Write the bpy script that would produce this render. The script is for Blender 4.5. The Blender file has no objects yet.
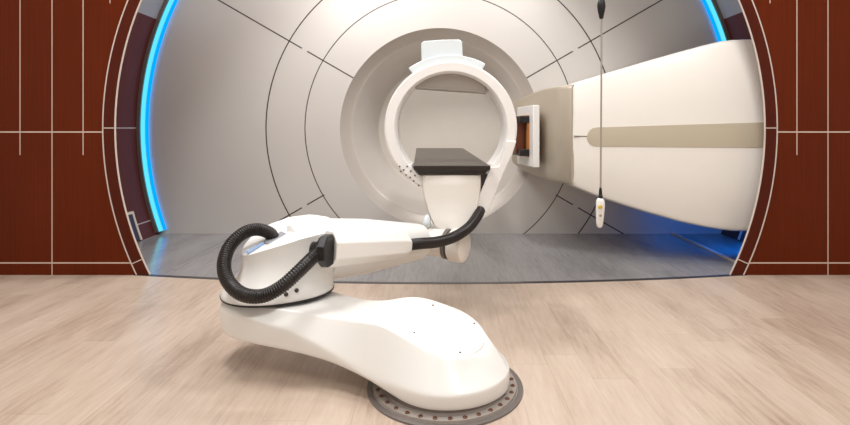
import bpy, bmesh, math, random
from mathutils.bvhtree import BVHTree
from mathutils import Vector, Matrix, noise
random.seed(4)
C = bpy.context.scene.collection
PI = math.pi
F, H, CX, CY = 520.0, 1.25, 440.0, 128.0      # focal length in pixels, eye height = beam axis height

def P(px, py, Y):                              # photo pixel at a depth Y -> point of the room
    return Vector(((px - CX) * Y / F, Y, H - (py - CY) * Y / F))

# ------------------------------------------------------------------ materials
def nodes(name):
    m = bpy.data.materials.new(name); m.use_nodes = True
    nt = m.node_tree
    return m, nt, nt.nodes['Principled BSDF']

def srgb(r, g, b):
    def f(c):
        c /= 255.0
        return c / 12.92 if c <= 0.04045 else ((c + 0.055) / 1.055) ** 2.4
    return (f(r), f(g), f(b), 1)

class G:
    """small helper for math node graphs"""
    def __init__(s, nt): s.nt = nt
    def m(s, op, a, b=None, c=None, clamp=False):
        n = s.nt.nodes.new('ShaderNodeMath'); n.operation = op; n.use_clamp = clamp
        for i, v in enumerate((a, b, c)):
            if v is None: continue
            if isinstance(v, (int, float)): n.inputs[i].default_value = v
            else: s.nt.links.new(v, n.inputs[i])
        return n.outputs[0]
    def xyz(s):
        tc = s.nt.nodes.new('ShaderNodeTexCoord'); sp = s.nt.nodes.new('ShaderNodeSeparateXYZ')
        s.nt.links.new(tc.outputs['Object'], sp.inputs[0])
        return sp.outputs[0], sp.outputs[1], sp.outputs[2], tc.outputs['Object']
    def line(s, v, v0, w):                     # 1 on the line v = v0
        d = s.m('ABSOLUTE', s.m('SUBTRACT', v, v0))
        return s.m('LESS_THAN', d, w)
    def mx(s, *a):
        r = a[0]
        for b in a[1:]: r = s.m('MAXIMUM', r, b)
        return r
    def mix(s, fac, a, b):
        n = s.nt.nodes.new('ShaderNodeMix'); n.data_type = 'RGBA'
        for i, v in ((0, fac), (6, a), (7, b)):
            if isinstance(v, (int, float)): n.inputs[i].default_value = v
            elif isinstance(v, tuple): n.inputs[i].default_value = v
            else: s.nt.links.new(v, n.inputs[i])
        return n.outputs[2]
    def noise(s, vec, scale, detail=3, sx=1, sy=1, sz=1, rough=.5):
        mp = s.nt.nodes.new('ShaderNodeMapping'); s.nt.links.new(vec, mp.inputs[0])
        mp.inputs['Scale'].default_value = (sx, sy, sz)
        n = s.nt.nodes.new('ShaderNodeTexNoise'); s.nt.links.new(mp.outputs[0], n.inputs['Vector'])
        n.inputs['Scale'].default_value = scale; n.inputs['Detail'].default_value = detail
        n.inputs['Roughness'].default_value = rough
        return n.outputs[0]

def plain(name, col, rough=.4, metal=0, var=.06, scale=6, coat=0, spec=.5):
    m, nt, b = nodes(name); g = G(nt); x, y, z, o = g.xyz()
    nz = g.noise(o, scale, 2)
    dark = tuple(c * (1 - var) for c in col[:3]) + (1,)
    nt.links.new(g.mix(nz, dark, col), b.inputs['Base Color'])
    b.inputs['Roughness'].default_value = rough; b.inputs['Metallic'].default_value = metal
    b.inputs['Coat Weight'].default_value = coat; b.inputs['Coat Roughness'].default_value = .08
    b.inputs['Specular IOR Level'].default_value = spec
    return m

def wood_red(name, c0, c1, wall=False):
    m, nt, b = nodes(name); g = G(nt); x, y, z, o = g.xyz()
    n1 = g.noise(o, 3, 5, 26, 26, .5, .6); n2 = g.noise(o, 1.2, 2, 2, 2, .6)
    f = g.m('ADD', g.m('MULTIPLY', n1, .75), g.m('MULTIPLY', n2, .35), clamp=True)
    col = g.mix(f, c0, c1)
    if wall:
        ax = g.m('ABSOLUTE', x); w = .0042
        lo = g.m('GREATER_THAN', z, 1.02)
        l = g.mx(g.line(ax, 3.298, w), g.line(ax, 3.826, w), g.line(ax, 4.35, w),
                 g.m('MULTIPLY', g.mx(g.line(ax, 3.034, w), g.line(ax, 3.57, w), g.line(ax, 4.09, w)), lo),
                 g.m('MULTIPLY', g.line(ax, 2.805, w), g.m('GREATER_THAN', z, 2.31)),
                 g.line(z, 1.216, .0055), g.line(z, .103, .0055))
        col = g.mix(l, col, srgb(212, 192, 176))
        b.inputs['Roughness'].default_value = .3
    else:
        b.inputs['Roughness'].default_value = .35
    nt.links.new(col, b.inputs['Base Color'])
    b.inputs['Specular IOR Level'].default_value = .12
    return m

def barrel_mat():
    m, nt, b = nodes('barrel'); g = G(nt); x, y, z, o = g.xyz()
    n1 = g.noise(o, 3, 4, 2, 20, .6)
    dark = g.mix(n1, srgb(70, 30, 28), srgb(98, 48, 46))
    up = g.m('GREATER_THAN', z, 1.25 + 3.55 * math.sin(math.radians(21)))
    col = g.mix(up, dark, srgb(150, 150, 158))
    l = g.mx(g.line(z, 1.25, .006), g.line(z, .17, .006))
    col = g.mix(l, col, srgb(170, 160, 160))
    nt.links.new(col, b.inputs['Base Color']); b.inputs['Roughness'].default_value = .45; b.inputs['Specular IOR Level'].default_value = .2
    return m

def rear_mat():
    m, nt, b = nodes('silver_cladding'); g = G(nt); x, y, z, o = g.xyz()
    zz = g.m('SUBTRACT', z, H)
    r = g.m('SQRT', g.m('ADD', g.m('MULTIPLY', x, x), g.m('MULTIPLY', zz, zz)))
    c, s = math.cos(math.radians(30)), math.sin(math.radians(30))
    rad = g.m('ABSOLUTE', g.m('SUBTRACT', g.m('MULTIPLY', g.m('ABSOLUTE', zz), c), g.m('MULTIPLY', g.m('ABSOLUTE', x), s)))
    radial = g.m('MULTIPLY', g.m('LESS_THAN', rad, .0075), g.m('GREATER_THAN', r, g.m('ADD', 1.0, g.m('MULTIPLY', g.m('LESS_THAN', zz, 0.0), .58))))
    gap = g.m('SUBTRACT', 1.0, g.line(r, 1.85, .035))
    l = g.mx(g.line(r, 1.597, .006), g.line(r, 2.058, .0075), g.m('MULTIPLY', radial, gap))
    n1 = g.noise(o, 1.2, 2)
    col = g.mix(n1, srgb(208, 202, 196), srgb(215, 209, 203))
    col = g.mix(l, col, srgb(70, 60, 55))
    nt.links.new(col, b.inputs['Base Color'])
    b.inputs['Roughness'].default_value = .38; b.inputs['Metallic'].default_value = .25
    return m

def plank_mat(name, c0, c1, c2, pw, pl, rough, joint, amt):
    m, nt, b = nodes(name); g = G(nt); x, y, z, o = g.xyz()
    row = g.m('FLOOR', g.m('DIVIDE', x, pw))
    wn = nt.nodes.new('ShaderNodeTexWhiteNoise'); wn.noise_dimensions = '1D'; nt.links.new(row, wn.inputs['W'])
    yo = g.m('ADD', y, g.m('MULTIPLY', wn.outputs[0], pl))
    cell = g.m('FLOOR', g.m('DIVIDE', yo, pl))
    wn2 = nt.nodes.new('ShaderNodeTexWhiteNoise'); wn2.noise_dimensions = '2D'
    cb = nt.nodes.new('ShaderNodeCombineXYZ'); nt.links.new(row, cb.inputs[0]); nt.links.new(cell, cb.inputs[1])
    nt.links.new(cb.outputs[0], wn2.inputs['Vector'])
    n1 = g.noise(o, 5, 8, 8, .8, 1, .7); n2 = g.noise(o, 1.5, 3, 3.2, .5, 1)
    f = g.m('ADD', g.m('MULTIPLY', n1, .8), g.m('ADD', g.m('MULTIPLY', n2, .6), g.m('MULTIPLY', g.m('SUBTRACT', wn2.outputs[0], .5), amt)))
    rp = nt.nodes.new('ShaderNodeValToRGB'); nt.links.new(f, rp.inputs[0])
    e = rp.color_ramp.elements
    e[0].position = .45; e[0].color = c0; e[1].position = .95; e[1].color = c2
    k = e.new(.68); k.color = c1
    fx = g.m('FRACT', g.m('DIVIDE', x, pw)); fy = g.m('FRACT', g.m('DIVIDE', yo, pl))
    l = g.mx(g.m('LESS_THAN', fx, .0025 / pw), g.m('LESS_THAN', fy, .003 / pl))
    col = g.mix(g.m('MULTIPLY', l, joint), rp.outputs[0], tuple(c * .55 for c in c0[:3]) + (1,))
    nt.links.new(col, b.inputs['Base Color']); b.inputs['Roughness'].default_value = rough
    return m

def emis(name, col, st):
    m, nt, b = nodes(name); g = G(nt); x, y, z, o = g.xyz()
    n1 = g.noise(o, 2, 1)
    nt.links.new(g.mix(n1, col, tuple(c * .95 for c in col[:3]) + (1,)), b.inputs['Emission Color'])
    b.inputs['Emission Strength'].default_value = st; b.inputs['Base Color'].default_value = (0, .01, .02, 1); b.inputs['Specular IOR Level'].default_value = 0
    return m

def hose_mat():
    m, nt, b = nodes('black_hose'); g = G(nt); x, y, z, o = g.xyz()
    n1 = g.noise(o, 60, 3)
    nt.links.new(g.mix(n1, srgb(12, 8, 7), srgb(34, 23, 19)), b.inputs['Base Color'])
    b.inputs['Roughness'].default_value = .38
    return m

M = {
 'wood': wood_red('red_wood_panel', srgb(72, 23, 4), srgb(112, 42, 12), True),
 'wood_trim': wood_red('dark_wood_trim', srgb(66, 24, 13), srgb(92, 36, 22)),
 'grout': plain('pale_joint', srgb(214, 200, 188), .5),
 'barrel': barrel_mat(), 'rear': rear_mat(),
 'bevel': plain('recess_bevel', srgb(202, 192, 182), .34, .25),
 'cone': plain('recess_cone', srgb(206, 198, 190), .32, .15),
 'bore': plain('bore_lining', srgb(208, 201, 191), .4, .05),
 'floor': plank_mat('oak_planks', srgb(166, 143, 126), srgb(194, 173, 155), srgb(208, 189, 172), .19, 1.3, .3, .4, .16),
 'gfloor': plank_mat('grey_planks', srgb(118, 116, 117), srgb(140, 137, 137), srgb(156, 153, 152), .3, 2.2, .16, .45, .15),
 'pale_strip': plain('pale_floor_strip', srgb(150, 146, 146), .3),
 'strip': plain('threshold_metal', srgb(95, 92, 95), .25, .7),
 'paint': plain('white_paint', srgb(228, 224, 218), .7),
 'white': plain('white_plastic', srgb(241, 238, 233), .3, var=.02, coat=.15),
 'white2': plain('ring_white', srgb(242, 238, 234), .35, var=.02),
 'bluewhite': plain('cool_white_plastic', srgb(222, 228, 230), .22, var=.02),
 'cream': plain('cream_plastic', srgb(240, 234, 225), .32, var=.02, coat=.12),
 'beige': plain('beige_plastic', srgb(180, 168, 150), .3, .1, var=.03),
 'beige2': plain('beige_band', srgb(192, 180, 158), .4, var=.03),
 'hose': hose_mat(),
 'black': plain('black_rubber', srgb(16, 12, 12), .4),
 'carbon': plain('carbon_couch', srgb(86, 77, 70), .38, var=.12, scale=40),
 'carbon_edge': plain('carbon_edge', srgb(36, 26, 23), .45),
 'grey': plain('grey_metal', srgb(176, 166, 158), .4, .25),
 'dgrey': plain('dark_grey_metal', srgb(118, 110, 105), .4, .3),
 'bolt': plain('bolt_bronze', srgb(120, 84, 66), .4, .5),
 'screw': plain('screw_dark', srgb(70, 58, 52), .5),
 'panelgrey': plain('detector_grey', srgb(168, 160, 152), .45),
 'socket': plain('socket_grey', srgb(150, 150, 156), .4),
 'blueline': plain('blue_groove', srgb(150, 175, 212), .4),
 'brown': plain('copper_brown', srgb(104, 58, 38), .35, .4),
 'orange': plain('amber_frame', srgb(188, 122, 62), .4, .3),
 'navy': plain('navy_panel', srgb(40, 45, 75), .35),
 'led': emis('led_cyan', (.12, .78, 1.0, 1), 1.1),
 'led_spill': emis('led_spill_blue', (0, .26, .85, 1), 1.7),
 'yellow': plain('yellow_button', srgb(225, 190, 60), .4),
}

# ------------------------------------------------------------------ mesh helpers
def obj(name, bm, mats, parent=None, smooth=35, sub=0, bevel=0, loc=None):
    me = bpy.data.meshes.new(name)
    bmesh.ops.recalc_face_normals(bm, faces=bm.faces[:])
    bm.to_mesh(me); bm.free()
    for mm in (mats if isinstance(mats, (list, tuple)) else [mats]): me.materials.append(mm)
    o = bpy.data.objects.new(name, me); C.objects.link(o)
    if parent:
        o.parent = parent
        o.matrix_parent_inverse = parent_inv(parent)
    for p in me.polygons: p.use_smooth = True
    if bevel:
        md = o.modifiers.new('bevel', 'BEVEL'); md.width = bevel; md.segments = 3; md.limit_method = 'ANGLE'; md.angle_limit = math.radians(40)
    if sub:
        md = o.modifiers.new('sub', 'SUBSURF'); md.levels = sub; md.render_levels = sub
    else:
        me.set_sharp_from_angle(angle=math.radians(smooth))
    return o

def parent_inv(p):
    # shapes are written in room coordinates; a thing's Empty carries the only offset
    return Matrix.Translation(p.location).inverted() if p.type == 'EMPTY' else Matrix.Identity(4)

def thing(name, label, cat, loc):
    o = bpy.data.objects.new(name, None); C.objects.link(o); o.location = loc; o.empty_display_size = .1
    o['label'] = label; o['category'] = cat
    return o

def struct(name, bm, mats, **k):
    o = obj(name, bm, mats, **k); o['kind'] = 'structure'; return o

def loft(bm, rings, cap=True, closed=True, mi=0):
    vs = [[bm.verts.new(p) for p in r] for r in rings]
    n = len(vs[0])
    for a, b in zip(vs, vs[1:]):
        for i in range(n if closed else n - 1):
            j = (i + 1) % n
            try:
                f = bm.faces.new((a[i], a[j], b[j], b[i])); f.material_index = mi
            except ValueError: pass
    if cap:
        for r in (vs[0][::-1], vs[-1]):
            f = bm.faces.new(r); f.material_index = mi
    return vs

def prism(bm, pts, d, mi=0):
    """polygon of 3-D points extruded by vector d"""
    d = Vector(d)
    return loft(bm, [[Vector(p) for p in pts], [Vector(p) + d for p in pts]], mi=mi)

def lathe(bm, prof, cen, axis='Y', n=96, a0=0, a1=2 * PI, mi=0, close_prof=False):
    """profile (r, t) turned about an axis through cen"""
    full = abs(a1 - a0 - 2 * PI) < 1e-6
    rows = []
    for k in range(n if full else n + 1):
        a = a0 + (a1 - a0) * k / n
        row = []
        for r, t in prof:
            if axis == 'Y': p = Vector((cen[0] + r * math.cos(a), cen[1] + t, cen[2] + r * math.sin(a)))
            elif axis == 'Z': p = Vector((cen[0] + r * math.cos(a), cen[1] + r * math.sin(a), cen[2] + t))
            row.append(bm.verts.new(p))
        rows.append(row)
    m = len(prof)
    for k in range(len(rows) if full else len(rows) - 1):
        A, B = rows[k], rows[(k + 1) % len(rows)]
        for i in range(m if close_prof else m - 1):
            j = (i + 1) % m
            f = bm.faces.new((A[i], A[j], B[j], B[i])); f.material_index = mi
    if close_prof and not full:
        for r in (rows[0], rows[-1][::-1]): bm.faces.new(r).material_index = mi
    return rows

def box(bm, lo, hi, mi=0):
    (x0, y0, z0), (x1, y1, z1) = lo, hi
    return prism(bm, [(x0, y0, z0), (x1, y0, z0), (x1, y1, z0), (x0, y1, z0)], (0, 0, z1 - z0), mi)

def spline(pts, n):
    """Catmull-Rom through points"""
    pts = [Vector(p) for p in pts]
    q = [pts[0] * 2 - pts[1]] + pts + [pts[-1] * 2 - pts[-2]]
    out = []
    m = len(pts) - 1
    for k in range(n + 1):
        t = k / n * m; i = min(int(t), m - 1); t -= i
        a, b, c, d = q[i], q[i + 1], q[i + 2], q[i + 3]
        out.append(.5 * ((2 * b) + (c - a) * t + (2 * a - 5 * b + 4 * c - d) * t * t + (3 * b - a - 3 * c + d) * t ** 3))
    return out

def tube(bm, pts, rad, n=20, mi=0):
    """rad: number or function(t 0..1, index)"""
    pts = [Vector(p) for p in pts]
    T = [(pts[min(i + 1, len(pts) - 1)] - pts[max(i - 1, 0)]).normalized() for i in range(len(pts))]
    up = Vector((0, 0, 1)) if abs(T[0].z) < .9 else Vector((0, 1, 0))
    u = T[0].cross(up).normalized(); rings = []
    for i, p in enumerate(pts):
        u = (u - T[i] * u.dot(T[i])).normalized(); v = T[i].cross(u)
        r = rad(i / (len(pts) - 1), i) if callable(rad) else rad
        rings.append([p + (u * math.cos(2 * PI * k / n) + v * math.sin(2 * PI * k / n)) * r for k in range(n)])
    return loft(bm, rings, mi=mi)

def disc_along(bm, c, ax, prof, n=40, mi=0):
    """turned profile (r, t) about direction ax at c, capped"""
    ax = Vector(ax).normalized()
    u = ax.cross(Vector((0, 0, 1))).normalized() if abs(ax.z) < .95 else Vector((1, 0, 0)); v = ax.cross(u)
    return loft(bm, [[Vector(c) + ax * t + (u * math.cos(2 * PI * k / n) + v * math.sin(2 * PI * k / n)) * r for k in range(n)] for r, t in prof], mi=mi)

def B(): return bmesh.new()

# ------------------------------------------------------------------ the setting
ZW, RO, RT = 4.42, 2.76, 2.862         # wall plane, opening radius, outer radius of its trim
ZB, RB = 6.15, 3.55                    # rear cladding plane and barrel radius
CEIL, XW, YB = 4.4, 4.6, -2.6
AXIS = (0, 0, H)

def edgeY(x): return 4.175 + (ZW - 4.175) * min(1, (abs(x) / 2.572)) ** 2
# front wall with the round opening
bm = B()
def rect_hit(a):
    c, s = math.cos(a), math.sin(a); t = 1e9
    if c > 1e-9: t = min(t, XW / c)
    if c < -1e-9: t = min(t, -XW / c)
    if s > 1e-9: t = min(t, (CEIL - H) / s)
    if s < -1e-9: t = min(t, -H / s)
    return (c * t, H + s * t)
a_lo = -math.asin(H / RT)
angs = [a_lo + (PI - 2 * a_lo) * k / 120 for k in range(121)]
for cx in (1, -1):
    for cz in (CEIL - H, -H):
        a = math.atan2(cz, cx * XW)
        if a < a_lo: a += 2 * PI
        angs.append(a)
angs = sorted(a for a in angs if a_lo - 1e-9 <= a <= PI - a_lo + 1e-9)
rows = []
for a in angs:
    ix, iz = RT * math.cos(a), H + RT * math.sin(a); ox, oz = rect_hit(a)
    if a < a_lo + .001 or a > PI - a_lo - .001: oz = iz = 0; ox = math.copysign(XW, math.cos(a)) if abs(ox) > abs(ix) + .3 else ix
    rows.append([bm.verts.new(v) for v in ((ix, ZW, iz), (ox, ZW, oz), (ox, ZW + .16, oz), (ix * 1.06, ZW + .16, H + (iz - H) * 1.06 if iz > 0 else 0))])
for A, Bq in zip(rows, rows[1:]):
    for i in range(4):
        j = (i + 1) % 4
        try: bm.faces.new((A[i], A[j], Bq[j], Bq[i]))
        except ValueError: pass
bmesh.ops.remove_doubles(bm, verts=bm.verts[:], dist=1e-5)
struct('wall_front', bm, M['wood'], smooth=20)
# ring trim of the opening with its pale joints
bm = B()
a0 = -math.asin(H / RO) + .002
lathe(bm, [(RO, -.006), (RT, -.006), (RT, .012), (RO + .012, .012)], (0, ZW, H), n=140, a0=a0, a1=PI - a0, close_prof=True)
lathe(bm, [(RT - .005, -.0085), (RT + .005, -.0085), (RT + .005, .004), (RT - .005, .004)], (0, ZW, H), n=140, a0=-math.asin(H / RT), a1=PI + math.asin(H / RT), mi=1, close_prof=True)
lathe(bm, [(RO - .004, -.0085), (RO + .004, -.0085), (RO + .004, .004), (RO - .004, .004)], (0, ZW, H), n=140, a0=a0, a1=PI - a0, mi=1, close_prof=True)
for a in (0.0, PI, -.415, PI + .415):
    c, s = math.cos(a), math.sin(a)
    q = [Vector((c * r - s * w, ZW - .0085, H + s * r + c * w)) for r, w in ((RO, -.004), (RT, -.004), (RT, .004), (RO, .004))]
    prism(bm, q, (0, .012, 0), mi=1)
struct('trim_1', bm, [M['wood_trim'], M['grout']], smooth=30)
# barrel of the gantry behind the wall
bm = B()
ab = -math.asin(H / RB)
lathe(bm, [(RB, 0), (RB, ZB - ZW - .16), (RB + .06, ZB - ZW - .16), (RB + .06, 0)], (0, ZW + .16, H), n=140, a0=ab, a1=PI - ab, close_prof=True)
struct('wall_barrel', bm, M['barrel'])
# rear cladding: annulus with the bore recess
RC = 1.183
bm = B()
rows = []
for k in range(161):
    a = ab + (PI - 2 * ab) * k / 160
    rows.append(a)
for a, b in zip(rows, rows[1:]):
    for r0, r1 in ((RC, 1.24), (1.24, 2.4), (2.4, RB + .05)):
        vs = []
        for r, t in ((r0, a), (r1, a), (r1, b), (r0, b)):
            vs.append(bm.verts.new((r * math.cos(t), ZB, H + r * math.sin(t))))
        bm.faces.new(vs)
# lower sector under the bore, down to the floor
N = 40
xs = [RC * math.cos(ab)] 
for k in range(N):
    a, b = [ab - (PI + 2 * ab) * q / N for q in (k, k + 1)]
    tr = [bm.verts.new((RC * math.cos(t), ZB, H + RC * math.sin(t))) for t in (a, b)]
    lo = []
    for t in (b, a):
        s = math.sin(t); c = math.cos(t); L = H / max(-s, 1e-6); L = min(L, RB + .05)
        lo.append(bm.verts.new((c * L, ZB, H + s * L)))
    bm.faces.new(tr + lo)
bmesh.ops.remove_doubles(bm, verts=bm.verts[:], dist=1e-4)
struct('wall_rear', bm, M['rear'])
bm = B()
lathe(bm, [(RC, 0), (1.17, .015), (1.08, .12), (1.06, .13)], (0, ZB, H), n=120, mi=0)
lathe(bm, [(1.06, .13), (1.04, .15), (.83, .62), (.81, .66)], (0, ZB, H), n=120, mi=2)
lathe(bm, [(.81, .66), (.795, .67), (.001, .67)], (0, ZB, H), n=120, mi=1)
struct('wall_recess', bm, [M['bevel'], M['bore'], M['cone']], smooth=30)
# floors, threshold, side strip
bm = B()
xs = [-XW + 2 * XW * k / 92 for k in range(93)]
lo_ = [bm.verts.new((x, YB, 0)) for x in xs]; hi_ = [bm.verts.new((x, edgeY(x), 0)) for x in xs]
for k in range(92): bm.faces.new((lo_[k], lo_[k + 1], hi_[k + 1], hi_[k]))
struct('floor', bm, M['floor'])
bm = B()
lo_ = [bm.verts.new((x, edgeY(x), -.001)) for x in xs]; hi_ = [bm.verts.new((x, ZB + .02, -.001)) for x in xs]
for k in range(92): bm.faces.new((lo_[k], lo_[k + 1], hi_[k + 1], hi_[k]))
struct('floor_gantry', bm, M['gfloor'])
bm = B()
xt = [-2.60 + 5.2 * k / 60 for k in range(61)]
loft(bm, [[(x, edgeY(x) - .014, -.002), (x, edgeY(x) - .012, .004), (x, edgeY(x) + .03, .004), (x, edgeY(x) + .034, -.002)] for x in xt])
struct('trim_2', bm, M['strip'])
bm = B(); box(bm, (2.735, 4.6, -.004), (2.775, 6.14, .012)); struct('trim_3', bm, M['grout'], bevel=.004)
bm = B(); box(bm, (-2.36, 4.6, -.004), (-2.335, 6.14, .0025)); struct('trim_4', bm, M['pale_strip'])
# room shell out of the frame
def wallbox(name, lo, hi, m): 
    b = B(); box(b, lo, hi); return struct(name, b, m)
wallbox('wall_left', (-XW - .1, YB, 0), (-XW, ZW, CEIL), M['paint'])
wallbox('wall_right', (XW, YB, 0), (XW + .1, ZW, CEIL), M['paint'])
wallbox('wall_back', (-XW, YB - .1, 0), (XW, YB, CEIL), M['paint'])
wallbox('ceiling', (-XW, YB, CEIL), (XW, ZW, CEIL + .1), M['paint'])
# small recessed navy panels low on the barrel
for name, sgn in (('trim_5', PI), ('trim_6', 0)):
    bm = B()
    d = 1 if sgn == 0 else -1
    def pt(z, r, y): return Vector((d * math.sqrt(r * r - (H - z) ** 2), y, z))
    rings = []
    for y in (4.9, 5.752):
        rings.append([pt(z, RB - .012, y) for z in (.012, .1, .2, .3)] + [pt(z, RB - .002, y) for z in (.3, .2, .1, .012)])
    loft(bm, rings, mi=0)
    rings = []
    for y in (5.752, 5.782):
        rings.append([pt(z, RB - .02, y) for z in (.012, .1, .2, .325)] + [pt(z, RB - .002, y) for z in (.325, .2, .1, .012)])
    loft(bm, rings, mi=1)
    rings = []
    for y in (4.9, 5.752):
        rings.append([pt(z, RB - .02, y) for z in (.3, .325)] + [pt(z, RB - .002, y) for z in (.325, .3)])
    loft(bm, rings, mi=1)
    struct(name, bm, [M['navy'], M['grout']])

# ------------------------------------------------------------------ LED strip round the gantry
t = thing('light_strip', 'glowing cyan blue light strip arching around the edge of the silver gantry wall', 'light', (0, ZB - .07, .02))
bm = B()
al = -math.asin((H - .04) / 3.49); ar = math.radians(4)
pts = [Vector((3.49 * math.cos(a), ZB - .045, H + 3.49 * math.sin(a))) for a in [ar + (PI - al - ar) * k / 160 for k in range(161)]]
tube(bm, pts, .023, 12)
obj('glowing_tube', bm, M['led'], t)
bm = B()
tube(bm, [Vector((p.x * .9885, ZB - .026, H + (p.z - H) * .9885)) for p in pts], .016, 10)
obj('blue_spill_tube', bm, M['led_spill'], t)  # glowing tube stands in for the strip's blue spill on the cladding
bm = B()
lathe(bm, [(3.505, -.03), (3.545, -.03), (3.545, .05), (3.505, .05)], (0, ZB - .052, H), n=160, a0=ar, a1=PI - al, close_prof=True)
obj('mounting_channel', bm, M['dgrey'], t)

# ------------------------------------------------------------------ treatment nozzle on the right
noz = thing('treatment_nozzle', 'large cream and beige radiation treatment nozzle jutting from the right of the gantry wall', 'medical machine', (2.0, 5.6, .5))
xsq = [572, 573.5, 576, 582, 600, 625, 650, 680, 705, 722, 735, 750, 765, 790]
def lerp_tab(tab, x):
    for (a, va), (b, vb) in zip(tab, tab[1:]):
        if x <= b: return va + (vb - va) * max(0, (x - a)) / (b - a)
    return tab[-1][1]
top_t = [(570, 84), (603, 74), (635, 64.5), (665, 55.5), (695, 47.5), (712, 43), (724, 40.2), (735, 39), (747, 38.4), (770, 39), (790, 41)]
bot_t = [(570, 185.5), (603, 199), (644, 212), (685, 223.5), (714, 229.5), (735, 232), (747, 232.3), (790, 231)]
fy_t = [(570, 4.95), (790, 4.55)]
def nz_pt(px):
    Y = lerp_tab(fy_t, px)
    a = P(px, lerp_tab(top_t, px), Y); b = P(px, lerp_tab(bot_t, px), Y)
    return a.x, Y, a.z, b.z
bm = B(); rings = []
for i, px in enumerate(xsq):
    x, Y, zt, zb = nz_pt(px)
    ins = [.05, .02, .008, 0][i] if i < 4 else 0
    yb = min(6.12, Y + 1.35)
    r = .05
    Yf = Y + ins
    zs = [(Yf, zb + r), (Yf, zb + .3 * (zt - zb)), (Yf - .012, (zt + zb) / 2), (Yf, zt - .3 * (zt - zb)), (Yf, zt - r), (Yf + r * .3, zt - r * .3), (Yf + r, zt)]
    back = [(yb, zt), (yb, zb), (Yf + r, zb), (Yf + r * .3, zb + r * .3)]
    rings.append([(x, y, z) for y, z in zs + back])
loft(bm, rings)
obj('front_cover', bm, M['cream'], noz, smooth=30)
# seam halves and inset band, sitting on the front face
def face_pt(px, py, off=.004):
    Y = lerp_tab(fy_t, px)
    x, _, zt, zb = nz_pt(px)
    p = P(px, py, Y)
    k = 1 - abs((p.z - (zt + zb) / 2) / ((zt - zb) / 2)) / .4
    return Vector((p.x, Y - off - .012 * max(0, min(1, k)) , p.z))
bm = B()
upper, lower = [], []
for px in [586.5, 587.5, 589.5, 592.5, 597, 605, 630, 660, 700, 740, 765, 785]:
    k = min(1, (px - 586.5) / 9.3); hgt = math.sqrt(max(0, 1 - (1 - k) ** 2))
    mid = 137.0 + (134.9 - 137.0) * (px - 587) / 178; hh = (9.3 + (12.6 - 9.3) * (px - 587) / 178) * max(hgt, .04)
    upper.append((px, mid - hh)); lower.append((px, mid + hh))
rings = []
for (a, b), (c, d) in zip(upper, lower):
    col = [face_pt(a, b + (d - b) * q / 4, .005) for q in range(5)]
    rings.append(col + [v + Vector((0, .03, 0)) for v in col[::-1]])
loft(bm, rings)
obj('accent_band', bm, M['beige2'], noz, smooth=40)
bm = B()
q = [face_pt(px, py, .002) for px, py in ((573.5, 135.6), (587, 135.9), (587, 136.8), (573.5, 136.6))]
prism(bm, q, (0, .01, 0)); obj('cover_seam', bm, M['dgrey'], noz)
# head: tapering beige box facing the couch
bm = B()
# rings from near corner (joined to the cover) to the wall, left facing
head = [(571.5, 4.955, 83.5, 186.5), (566, 4.99, 84.3, 184.5), (556, 5.14, 85.5, 183), (543, 5.42, 88, 180), (530, 5.72, 92.5, 175.5), (520, 5.95, 97, 170.5), (512, 6.14, 101, 164)]
rings = []
for px, Y, t0, b0 in head:
    a = P(px, t0, Y); b = P(px, b0, Y); r = .045
    rings.append([(a.x, Y, b.z + r), (a.x, Y, a.z - r), (a.x + r * .3, Y + .01, a.z - r * .3), (a.x + r, Y + .02, a.z), (1.55, Y + .03, a.z), (1.55, Y + .03, b.z), (a.x + r, Y + .02, b.z), (a.x + r * .3, Y + .01, b.z + r * .3)])
loft(bm, rings)
obj('head_housing', bm, M['beige'], noz, smooth=40)
# snout: square white frame facing the couch, amber rim and brown aperture block inside
A_near, A_far = Vector((.948, 5.3)), Vector((.874, 5.9))
d = (A_far - A_near).normalized(); nrm = Vector((-d.y, d.x))             # points to the couch
if nrm.x > 0: nrm = -nrm
L = (A_far - A_near).length
def sn(u, z, o): q = A_near + d * u + nrm * o; return Vector((q.x, q.y, z))
ztop, zbot = P(533, 105, 5.3).z, P(533, 167.5, 5.3).z
bm = B()
def frame(bm, u0, u1, z0, z1, w, o0, o1, mi=0):
    outer = [(u0, z0), (u1, z0), (u1, z1), (u0, z1)]; inner = [(u0 + w, z0 + w), (u1 - w, z0 + w), (u1 - w, z1 - w), (u0 + w, z1 - w)]
    V = {}
    for k, (u, z) in enumerate(outer): V['o', k, 0] = bm.verts.new(sn(u, z, o0)); V['o', k, 1] = bm.verts.new(sn(u, z, o1))
    for k, (u, z) in enumerate(inner): V['i', k, 0] = bm.verts.new(sn(u, z, o0)); V['i', k, 1] = bm.verts.new(sn(u, z, o1))
    for k in range(4):
        j = (k + 1) % 4
        for f in (('o', k, 1, 'o', j, 1, 'i', j, 1, 'i', k, 1), ('o', k, 0, 'o', j, 0, 'o', j, 1, 'o', k, 1), ('i', k, 0, 'i', j, 0, 'i', j, 1, 'i', k, 1), ('o', k, 0, 'o', j, 0, 'i', j, 0, 'i', k, 0)):
            bm.faces.new([V[f[3 * q:3 * q + 3]] for q in range(4)]).material_index = mi
frame(bm, 0, L, zbot, ztop, .13, -.07, 0)
sq = obj('snout_frame', bm, M['white'], noz, bevel=.008)
bm = B(); frame(bm, .13, L - .1, zbot + .1, ztop - .1, .06, -.08, .02); obj('amber_rim', bm, M['orange'], sq)
bm = B()
zc0, zc1 = zbot + .13, ztop - .13
prism(bm, [sn(.22, zc0, -.07), sn(L - .1, zc0, -.07), sn(L - .1, zc1, -.07), sn(.22, zc1, -.07)], (nrm.x * .19, nrm.y * .19, 0))
ap = obj('aperture_block', bm, M['brown'], sq, bevel=.008)
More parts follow.
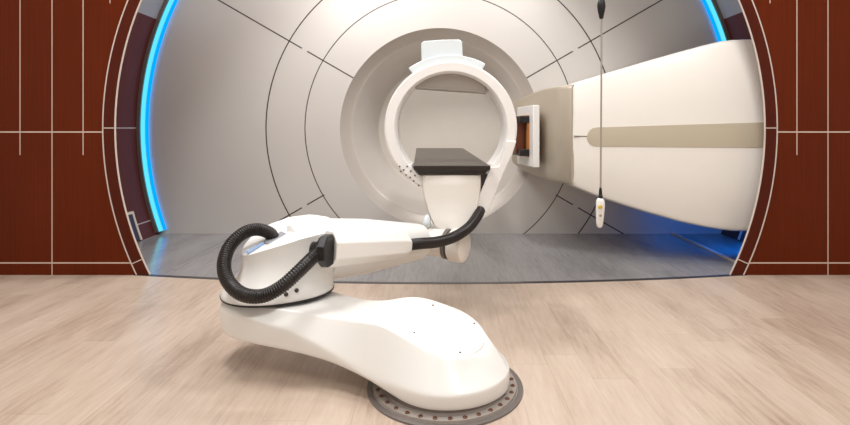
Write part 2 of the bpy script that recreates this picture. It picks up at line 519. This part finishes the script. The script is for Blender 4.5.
for zz in (zc0 - .02, zc1 - .05):
    bm = B()
    prism(bm, [sn(.12, zz, .0), sn(L - .1, zz, .0), sn(L - .1, zz + .07, .0), sn(.12, zz + .07, .0)], (nrm.x * .1, nrm.y * .1, 0))
    obj('clamp_bar', bm, M['black'], sq, bevel=.006)

# ------------------------------------------------------------------ hanging hand pendant
pd = thing('hand_pendant', 'white hand control pendant with yellow button hanging on a thin cord', 'remote control', P(600, 228, 3.0))
YP = 3.0
bm = B(); top = P(601, -40, YP); tube(bm, [Vector((top.x, YP, CEIL - .02)), P(601.5, 60, YP), P(601, 130, YP), P(600.6, 190, YP)], .0055, 10)
obj('cord', bm, M['grey'], pd)
bm = B(); disc_along(bm, P(601.3, 19, YP), (0, 0, 1), [(.008, 0), (.012, .006), (.014, .02), (.02, .045), (.024, .075), (.021, .1), (.012, .12), (.008, .135), (.007, .3)], 20)
obj('cord_grip', bm, M['black'], pd)
bm = B(); disc_along(bm, P(600.5, 199, YP), (0, 0, 1), [(.012, -.01), (.013, .0), (.0125, .02), (.010, .022), (.010, .03), (.0085, .05), (.006, .066)], 16)
obj('strain_relief', bm, M['black'], pd)
bm = B(); rings = []
for zt_, w, dd, ox in ((0, .006, .008, -.004), (.006, .014, .012, -.004), (.03, .019, .016, -.003), (.075, .022, .018, -.001), (.125, .024, .02, .001), (.155, .022, .019, .001), (.168, .014, .013, 0), (.172, .006, .006, 0)):
    c = P(600.2, 227.5, YP)
    rings.append([c + Vector((ox + w * math.copysign(abs(math.cos(a)) ** .6, math.cos(a)), dd * math.copysign(abs(math.sin(a)) ** .6, math.sin(a)), zt_)) for a in [2 * PI * k / 24 for k in range(24)]])
loft(bm, rings); body = obj('handset', bm, M['white'], pd, smooth=60)
bm = B(); disc_along(bm, P(599.2, 206.5, YP) + Vector((0, -.019, 0)), (0, -1, 0), [(.012, -.004), (.012, .002), (.009, .005)], 16)
obj('button', bm, M['yellow'], body)
bm = B(); disc_along(bm, P(599.6, 215, YP) + Vector((0, -.017, 0)), (0, -1, 0), [(.008, -.004), (.008, .002), (.006, .004)], 16)
obj('button', bm, M['grey'], body)

# ------------------------------------------------------------------ robotic patient positioner
BC = Vector((.024, 2.53)); EC = Vector((-.93, 2.85))
rob = thing('patient_positioner', 'white robotic patient couch with black hoses and imaging ring, bolted to the floor', 'medical robot', (BC.x, BC.y, 0))
# floor plate with bolts
bm = B()
lathe(bm, [(.30, 0), (.375, 0), (.375, .008), (.352, .010), (.350, .006), (.346, .006), (.344, .018), (.30, .018), (.296, .03), (.05, .03)], (BC.x, BC.y, 0), 'Z', 96)
plate = obj('floor_plate', bm, M['grey'], rob, smooth=25)
bm = B(); lathe(bm, [(.352, .0105), (.3745, .0085), (.3765, .004), (.3765, 0)], (BC.x, BC.y, 0), 'Z', 96); obj('rim', bm, M['dgrey'], plate)
for k in range(32):
    a = 2 * PI * (k + .3) / 32
    bm = B(); disc_along(bm, (BC.x + .327 * math.cos(a), BC.y + .327 * math.sin(a), .017), (0, 0, 1), [(.0105, 0), (.0105, .004), (.0085, .006), (.005, .006), (.0045, .003)], 12)
    obj('bolt', bm, M['bolt'], plate)
# base link (low swinging arm)
ua = (EC - BC); LK = ua.length; ua = ua / LK; va = Vector((-ua.y, ua.x))
if va.y > 0: va = -va                        # +v is toward the camera
def LP(s, v, z): q = BC + ua * s + va * v; return Vector((q.x, q.y, z))
RB0, RE = .312, .256
def sm(a, b, x): x = max(0, min(1, (x - a) / (b - a))); return x * x * (3 - 2 * x)
def wid(s):
    if s < 0: return math.sqrt(max(0, RB0 ** 2 - s ** 2))
    if s > LK: return math.sqrt(max(0, RE ** 2 - (s - LK) ** 2))
    k = s / LK
    return RB0 * (1 - k) + RE * k - .055 * math.sin(PI * k) ** 1.5
def tab(t, x):                                 # smooth table
    if x <= t[0][0]: return t[0][1]
    for (a, va_), (b, vb_) in zip(t, t[1:]):
        if x <= b: return va_ + (vb_ - va_) * (x - a) / (b - a)
    return t[-1][1]
def disc_z(s, v): return .276 + .30 * s - .15 * v      # tilted round cap over the floor plate
RD = .205
ss = [-RB0 * math.cos(PI / 2 * k / 10) for k in range(10)] + [LK * k / 14 for k in range(15)] + [LK + RE * math.sin(PI / 2 * k / 9) for k in range(1, 10)]
ss[0] = -RB0 * .998; ss[-1] = LK + RE * .998
rings = []
for s in ss:
    w = wid(s)
    zb = tab(((.08, .032), (.27, .085), (.5, .128), (.74, .154), (1.0, .175), (1.25, .20)), s)
    zr = tab(((.0, .106), (.27, .118), (.5, .19), (.74, .268), (1.0, .312)), s)
    wt = math.sqrt(RD ** 2 - s * s) if -RD < s < 0 else tab(((0, RD), (.25, .175), (.5, .145), (.75, .17), (1.0, .215)), s)
    if s <= -RD: wt = .3 * w
    if s > LK: wt = max(w - .041, w * .5)
    def zt(v):
        k = sm(.12, .42, s)
        if s < -RD: f = (RB0 + s) / (RB0 - RD); zd = zr + (disc_z(-RD, v) - zr) * f
        else: zd = disc_z(s, v)
        return zd * (1 - k) + tab(((.3, .318), (.55, .318), (.75, .338), (.95, .35)), s) * k
    half = []
    for sg in (-1, 1):
        e = min(1, w / .1); r1 = .014 * e
        zv = zt(sg * wt); fl = Vector((w - wt, zr - zv)); fl = fl / max(fl.length, 1e-6)
        half.append([(sg * v, z) for v, z in ((w * .9, zb), (w - r1 * .4, zb + .006), (w, zb + .02), (w, zr - r1), (w - r1 * .25, zr - r1 * .1), (w - fl.x * r1 - r1 * .2, zr - fl.y * r1),
                (wt + fl.x * r1, zv + fl.y * r1), (wt + fl.x * r1 * .1, zv + fl.y * r1 * .1), (wt - r1, zt(sg * (wt - r1))), (wt * .5, zt(sg * wt * .5)))])
    prof = half[0] + [(0, zt(0))] + half[1][::-1] + [(0, zb)]
    rings.append([LP(s, v, z) for v, z in prof])
bm = B(); loft(bm, rings)
base = obj('base_link', bm, M['white'], rob, sub=2)
bm = B()
def cap_ring(r, o, n=72): return [LP(r * math.cos(2 * PI * k / n), r * math.sin(2 * PI * k / n), disc_z(r * math.cos(2 * PI * k / n), r * math.sin(2 * PI * k / n)) + o) for k in range(n)]
loft(bm, [cap_ring(.19, -.03), cap_ring(.19, .0012), cap_ring(.187, .003), cap_ring(.1, .006), cap_ring(.01, .006)])
capd = obj('cap_disc', bm, M['white'], base, smooth=40)
# thin dark joint ring and round cap seam screws
bm = B(); lathe(bm, [(.285, .028), (.303, .028), (.303, .046), (.285, .046)], (BC.x, BC.y, 0), 'Z', 80, close_prof=True); obj('joint_ring', bm, M['dgrey'], rob)
for a in (.9, 2.3, 4.0, 5.4):
    q, v = .172 * math.cos(a), .172 * math.sin(a)
    bm = B(); disc_along(bm, LP(q, v, disc_z(q, v) + .005), (0, 0, 1), [(.0045, -.008), (.0045, .001)], 10); obj('screw', bm, M['screw'], capd)

# shoulder housing above the elbow
aa = Vector((.86, .5)).normalized(); bb = Vector((-aa.y, aa.x))
def EP(a, b, z): q = EC + aa * a + bb * b; return Vector((q.x, q.y, z))
def sup(ac, bc, la, lb, n, zf, N=48):
    out = []
    for k in range(N):
        t = 2 * PI * k / N; c, s = math.cos(t), math.sin(t)
        a = ac + la * math.copysign(abs(c) ** (2 / n), c); b = bc + lb * math.copysign(abs(s) ** (2 / n), s)
        out.append(EP(a, b, zf(a, b) if callable(zf) else zf))
    return out
bm = B()
rings = [sup(.045, 0, .30, .262, 2.2, .353), sup(.045, 0, .301, .261, 2.2, .357), sup(.045, 0, .30, .262, 2.2, .361)]
loft(bm, rings); obj('turntable_seam', bm, M['black'], rob)
Tp = [P(*q) for q in ((241.5, 252.5, 2.76), (243.5, 254.5, 2.715), (248, 254.8, 2.69), (262, 250.5, 2.69), (280, 245, 2.71), (300, 238.5, 2.75), (318, 234, 2.80), (333, 230, 2.9), (336, 222, 3.08), (329, 216.5, 3.2),
      (311, 214, 3.2), (290, 216.5, 3.15), (269, 224, 3.05), (254, 233, 2.93), (245, 243.5, 2.83))]
HC = Vector((-.85, 2.92))
def resample(poly, N=72):
    out = []
    for k in range(N):
        a = 2 * PI * k / N; d = Vector((math.cos(a), math.sin(a)))
        best = None
        for p, q in zip(poly, poly[1:] + poly[:1]):
            p2, q2 = Vector(p[:2]) - HC, Vector(q[:2]) - HC
            e = q2 - p2; det = d.x * -e.y + e.x * d.y
            if abs(det) < 1e-12: continue
            t = (p2.x * -e.y + e.x * p2.y) / det; u = (d.x * p2.y - d.y * p2.x) / det
            if t > 0 and -1e-6 <= u <= 1 + 1e-6: best = Vector((HC.x + d.x * t, HC.y + d.y * t, p[2] + (q[2] - p[2]) * u))
        out.append(best)
    return out
TR = resample(Tp); BR = resample(sup(.045, 0, .298, .258, 2.2, .361))
TC = sum(TR, Vector()) / len(TR)
bm = B(); rings = []
for u, q in ((0, 0), (.0, .03), (.09, .09), (.30, .19), (.56, .31), (.78, .45), (.93, .6), (1, .75), (1, .955), (.985, .985)):
    rings.append([Vector((b.x + (t.x - b.x) * u, b.y + (t.y - b.y) * u, b.z + (t.z - b.z) * q)) for b, t in zip(BR, TR)])
for k in (.975, .94, .6, .2):
    rings.append([TC + (t - TC) * k + Vector((0, 0, .012 * (1 - k))) for t in TR])
loft(bm, rings)
sh = obj('shoulder_housing', bm, M['white'], rob, smooth=50)
for px, py in ((286, 294.5), (296.5, 290.5)):
    dr = (P(px, py, 2.7) - Vector((0, 0, H))).normalized()
    p, nr, _, _ = BVHTree.FromPolygons([v.co for v in sh.data.vertices], [tuple(q.vertices) for q in sh.data.polygons]).ray_cast(Vector((0, 0, H)), dr)
    bm = B(); disc_along(bm, p, -nr if nr.y > 0 else nr, [(.011, -.03), (.011, .004), (.008, .006)], 14); obj('screw', bm, M['screw'], sh)
# upper arm: tapering round beam
A0 = P(318, 250, 3.02); A1 = P(422, 241, 3.44)
dv = (A1 - A0).normalized(); LA = (A1 - A0).length
bm = B()
disc_along(bm, A0, dv, [(.10, -.2), (.15, -.17), (.172, -.1), (.182, 0), (.18, .02), (.173, .024), (.173, .034), (.18, .038), (.166, LA * .4), (.125, LA * .85), (.116, LA - .03), (.104, LA), (.08, LA + .01)], 48)
arm = obj('upper_arm', bm, M['white'], rob, smooth=40)
# cable cover box: octagonal prism on the front of the arm
c0, c1 = P(328, 248.5, 2.80), P(406, 244.5, 3.16)
cd = (c1 - c0).normalized(); cu = cd.cross(Vector((0, 0, 1))).normalized(); cz = cu.cross(cd)
def octo(c, hw, hh, ch, sc=1): return [Vector(c) + cu * (u * hw * sc) + cz * (v * hh * sc) for u, v in ((ch, 1), (-ch, 1), (-1, ch), (-1, -ch), (-ch, -1), (ch, -1), (1, -ch), (1, ch))]
bm = B()
loft(bm, [octo(c0, .088, .094, .45), octo(c1 - cd * .05, .078, .08, .45), octo(c1, .062, .06, .4)])
obj('cable_cover', bm, M['white'], rob, bevel=.006, smooth=25)
bm = B()
f0 = P(326, 250.5, 2.72)
fd = Vector((.95, -.2, .02)).normalized(); cu2 = fd.cross(Vector((0, 0, 1))).normalized(); cz2 = cu2.cross(fd)
def hexa(c, r, sx=1): return [c + cu2 * (math.cos(PI / 8 + k * PI / 4) * r * sx) + cz2 * (math.sin(PI / 8 + k * PI / 4) * r) for k in range(8)]
loft(bm, [hexa(f0 - fd * .03, .072), hexa(f0 - fd * .012, .087), hexa(f0 + fd * .026, .087)])
fl = obj('hose_flange', bm, M['black'], rob, bevel=.005, smooth=25)
bm = B(); disc_along(bm, f0 - fd * .025, -fd, [(.05, -.01), (.05, .02), (.044, .03), (.044, .05)], 28); obj('collar', bm, M['black'], fl)
# gripping socket on top of the housing
hs = P(270, 239.5, 2.86)
bm = B()
q = [P(x, y, Y) for x, y, Y in ((263, 244, 2.80), (281, 233.5, 2.90), (287, 236.5, 2.86), (268, 246.5, 2.76))]
prism(bm, q, (0, .005, .014)); obj('hose_socket', bm, M['socket'], sh, bevel=.003)
bm = B()
q = [P(x, y, Y) for x, y, Y in ((246, 252.6, 2.70), (263, 243.4, 2.79), (264, 244.6, 2.78), (248, 253.8, 2.69))]
prism(bm, q, (0, .004, .008)); obj('groove', bm, M['blueline'], sh)
# looping hose
def ribbed(r, n):
    return lambda t, i: r * (1.045 if i % 3 else .93)
hp = [P(274, 241, 2.86), P(270, 233.5, 2.84), P(258, 229.5, 2.81), P(244, 233, 2.77), P(230, 246, 2.71), P(224, 264, 2.64), P(228, 281, 2.58), P(242, 294, 2.53), P(262, 296, 2.52), P(281, 287, 2.54), P(299, 271, 2.59), P(314, 256.5, 2.66), P(322, 251.5, 2.70)]
bm = B(); tube(bm, spline(hp, 300), ribbed(.0335, 0), 20)
h1 = obj('coiled_hose', bm, M['hose'], rob, smooth=80)
bm = B(); dd = (hp[0] - hp[1]).normalized(); disc_along(bm, hp[0] - dd * .03, dd, [(.037, 0), (.039, .01), (.039, .03), (.045, .035), (.045, .06)], 24); obj('collar', bm, M['black'], h1)
# second hose to the ring strut
hp2 = [P(408, 245, 3.16), P(420, 243.5, 3.22), P(437, 242, 3.30), P(454, 237, 3.38), P(468, 228, 3.45), P(476.5, 217.5, 3.57), P(481.5, 208, 3.70)]
bm = B(); tube(bm, spline(hp2, 150), ribbed(.034, 0), 20)
obj('lower_hose', bm, M['hose'], rob, smooth=80)

# wrist
wa = Vector((.88, -.42, -.05)).normalized()
wc = P(449.5, 244, 3.56)
bm = B(); disc_along(bm, wc - wa * .19, wa, [(.05, -.06), (.085, -.03), (.094, 0), (.094, .05), (.088, .055), (.088, .065), (.094, .07), (.094, .15), (.086, .165)], 40)
obj('wrist', bm, M['cream'], rob, smooth=35)
bm = B(); disc_along(bm, wc - wa * .02, wa, [(.085, -.01), (.104, -.005), (.104, .022), (.07, .026)], 40); obj('wrist_gap_ring', bm, M['dgrey'], rob)
bm = B(); disc_along(bm, wc + wa * .012, wa, [(.1, 0), (.111, .012), (.111, .085), (.106, .1), (.09, .108), (.0, .112)][:-1], 48); obj('wrist_cap', bm, M['cream'], rob, smooth=35)
bm = B()
loft(bm, [[P(x, y, Y) for x, y, Y in ((419, 229, 3.55), (432, 230, 3.55), (433, 229, 3.70), (420, 228, 3.70))],
          [P(x, y, Y) for x, y, Y in ((421, 220, 3.57), (431, 221, 3.57), (432, 220, 3.68), (422, 219, 3.68))],
          [P(x, y, Y) for x, y, Y in ((425, 214, 3.60), (429, 214, 3.60), (430, 214, 3.66), (426, 214, 3.66))]])
obj('wrist_fin', bm, M['bluewhite'], rob, sub=2)
# couch pedestal
bm = B(); rings = []
def ped(y_px, xl, xr, Y, depth, r=.05):
    a, b = P(xl, y_px, Y), P(xr, y_px, Y); z = a.z
    return [Vector(v) for v in ((a.x + r, Y, z), ((a.x + b.x) / 2, Y - .012, z), (b.x - r, Y, z), (b.x - r * .25, Y + r * .25, z), (b.x, Y + r, z), (b.x, Y + depth - r, z), (b.x - r, Y + depth, z), (a.x + r, Y + depth, z), (a.x, Y + depth - r, z), (a.x, Y + r, z), (a.x + r * .25, Y + r * .25, z))]
for v in ((174.5, 423, 480.5, 3.64, .52, .02), (176, 421.8, 481.4, 3.63, .54, .03), (186, 421.8, 481.4, 3.63, .54, .03), (198, 423.8, 480, 3.63, .5, .035), (209, 426.6, 478, 3.62, .44, .04), (219, 430, 474.5, 3.60, .36, .045), (226, 433.5, 471, 3.58, .3, .05), (231, 440, 466, 3.57, .24, .05)):
    rings.append(ped(*v))
loft(bm, rings); obj('couch_pedestal', bm, M['cream'], rob, smooth=50)
# couch top
def couch(off_in, dz):
    a, b, c, d_ = P(413.5, 165.6, 3.6), P(490.3, 165.6, 3.6), P(463, 148, 5.9), P(416.3, 148, 5.9)
    f = off_in
    return [a + Vector((f, f * .6, dz)), b + Vector((-f, f * .6, dz)), c + Vector((-f, -f, dz)), d_ + Vector((f, -f, dz))]
bm = B()
loft(bm, [couch(.035, -.066), couch(.03, -.05), couch(.004, -.03), couch(0, -.012), couch(0, -.003)], mi=1)
loft(bm, [couch(0, -.003), couch(.003, 0)], mi=0)
obj('couch_top', bm, [M['carbon'], M['carbon_edge']], rob, smooth=20)
bm = B()
q = [P(x, y, 3.66) for x, y in ((481.5, 174), (488, 174), (484, 187), (481.5, 189))]
prism(bm, q, (0, .3, 0)); obj('couch_bracket', bm, M['carbon_edge'], rob)

# imaging ring round the couch
RC_ = Vector((.076, 3.68, 1.253)); R0, R1 = .390, .471
bm = B()
lathe(bm, [(R0, .02), (R0 + .012, 0), (R1 - .012, 0), (R1, .012), (R1 + .004, .05), (R1 + .004, .26), (R0 - .004, .26), (R0 - .002, .05)], RC_, n=128, close_prof=True)
ring = obj('imaging_ring', bm, M['white2'], rob, smooth=35)
# filled lower segment with couch cut-out
bm = B(); zc = -.262
def arc(r, z0, side, n=14):
    a_s = math.asin(z0 / r); out = []
    return r, a_s
pts = []
r_ = R1 - .004
aS = math.asin(zc / r_)
ch = r_ * math.cos(aS)
cl, cr = -.275 , .282
pts = [(-ch, zc), (cl, zc), (cl, zc - .085), (cr, zc - .085), (cr, zc), (ch, zc)]
N = 24
tot = PI + 2 * aS
for k in range(1, N): 
    a = aS - tot * k / N
    pts.append((r_ * math.cos(a), r_ * math.sin(a)))
q = [(RC_.x + x, RC_.y + .012, RC_.z + z) for x, z in pts]
prism(bm, q, (0, .22, 0))
lowp = obj('lower_plate', bm, M['white2'], ring, smooth=30)
for px, py in ((398.5, 166.5), (406, 166.5), (402.5, 170), (409.5, 171), (405, 175), (412.5, 181), (417.5, 185.5), (399.5, 171.5), (409, 177.5), (413.8, 175.5)):
    p = P(px + 1.2, py, RC_.y); bm = B(); disc_along(bm, p, (0, -1, 0), [(.0062, -.006), (.0062, .003)], 10); obj('screw', bm, M['screw'], ring)
# detector panel across the top of the bore
bm = B(); zc = .288; a0 = math.asin(zc / R0); n = 16
arcp = [(R0 * math.cos(a0 + (PI - 2 * a0) * k / n), R0 * math.sin(a0 + (PI - 2 * a0) * k / n)) for k in range(n + 1)]
arcp[0] = (arcp[0][0], arcp[0][1] - .035)
prism(bm, [(RC_.x + x, RC_.y + .07, RC_.z + z) for x, z in arcp], (0, .18, 0))
obj('detector_panel', bm, M['panelgrey'], ring, smooth=30)
# collar and tube box on top of the ring
bm = B()
w0 = math.asin(.27 / .52)
lathe(bm, [(.462, .05), (.523, .05), (.523, .24), (.462, .24)], RC_, n=40, a0=PI / 2 - w0 * .92, a1=PI / 2 + w0 * 1.13, close_prof=True)
obj('top_collar', bm, M['bluewhite'], ring, bevel=.008)
bm = B()
q = [P(x, y, RC_.y + .09) for x, y in ((421.5, 62), (421, 43.5), (424, 41), (442, 39.6), (459, 39.2), (462.2, 41.5), (463, 62))]
prism(bm, q, (0, .17, 0)); obj('tube_housing', bm, M['bluewhite'], ring, bevel=.008)
# strut down the right side to the hose
bm = B()
q = [P(x, y, 3.655) for x, y in ((507, 141), (516.4, 141), (515.6, 144), (512.5, 154), (506.5, 167), (499, 184), (488.4, 213.5), (473.8, 208), (481.5, 190), (488, 174), (490.8, 167.2), (499, 166.6), (503, 154), (506, 145))]
prism(bm, q, (0, .1, 0)); strut = obj('hose_strut', bm, M['white2'], ring, bevel=.006)

# ------------------------------------------------------------------ lights
def area(name, loc, rot, size, power, col=(1, .95, .88), sy=None):
    l = bpy.data.lights.new(name, 'AREA'); l.energy = power; l.color = col; l.size = size
    if sy: l.shape = 'RECTANGLE'; l.size_y = sy
    o = bpy.data.objects.new(name, l); C.objects.link(o); o.location = loc; o.rotation_euler = rot
    return o
for x, y in ((-1.7, 2.6), (1.7, 2.6), (-1.7, .2), (1.7, .2)):
    area('ceiling_lamp', (x, y, CEIL - .06), (0, 0, 0), .9, 88 if y > 1 else 44, (.975, .99, 1))
area('added_rear_fill', (0, -2.3, 2.6), (math.radians(78), 0, 0), 3.5, 16, (.985, .99, 1), 1.6)  # added soft frontal fill behind the camera, not a fixture
area('added_gantry_fill', (-.9, 4.9, 4.3), (math.radians(25), 0, 0), 2.6, 112, (1, .99, .98), .4)  # added light, unseen above the view, to brighten the rear cladding
area('added_blue_fill', (3.02, 5.3, .33), (math.radians(38), 0, 0), .4, 4.5, (.0, .2, 1), .5)  # added blue light hidden behind the nozzle, tints the floor below it
w = bpy.data.worlds.new('room_world'); w.use_nodes = True; bpy.context.scene.world = w
w.node_tree.nodes['Background'].inputs[0].default_value = (.9, .92, 1, 1); w.node_tree.nodes['Background'].inputs[1].default_value = .15

# ------------------------------------------------------------------ camera
cam = bpy.data.cameras.new('camera'); co = bpy.data.objects.new('camera', cam); C.objects.link(co)
co.location = (0, 0, H); co.rotation_euler = (PI / 2, 0, 0)
cam.sensor_width = 36; cam.lens = F / 850 * 36
cam.shift_x = (425 - CX) / 850; cam.shift_y = -(212.5 - CY) / 850
cam.clip_start = .05
sc = bpy.context.scene; sc.camera = co
sc.view_settings.view_transform = 'Standard'; sc.view_settings.look = 'None'
sc.view_settings.exposure = 0
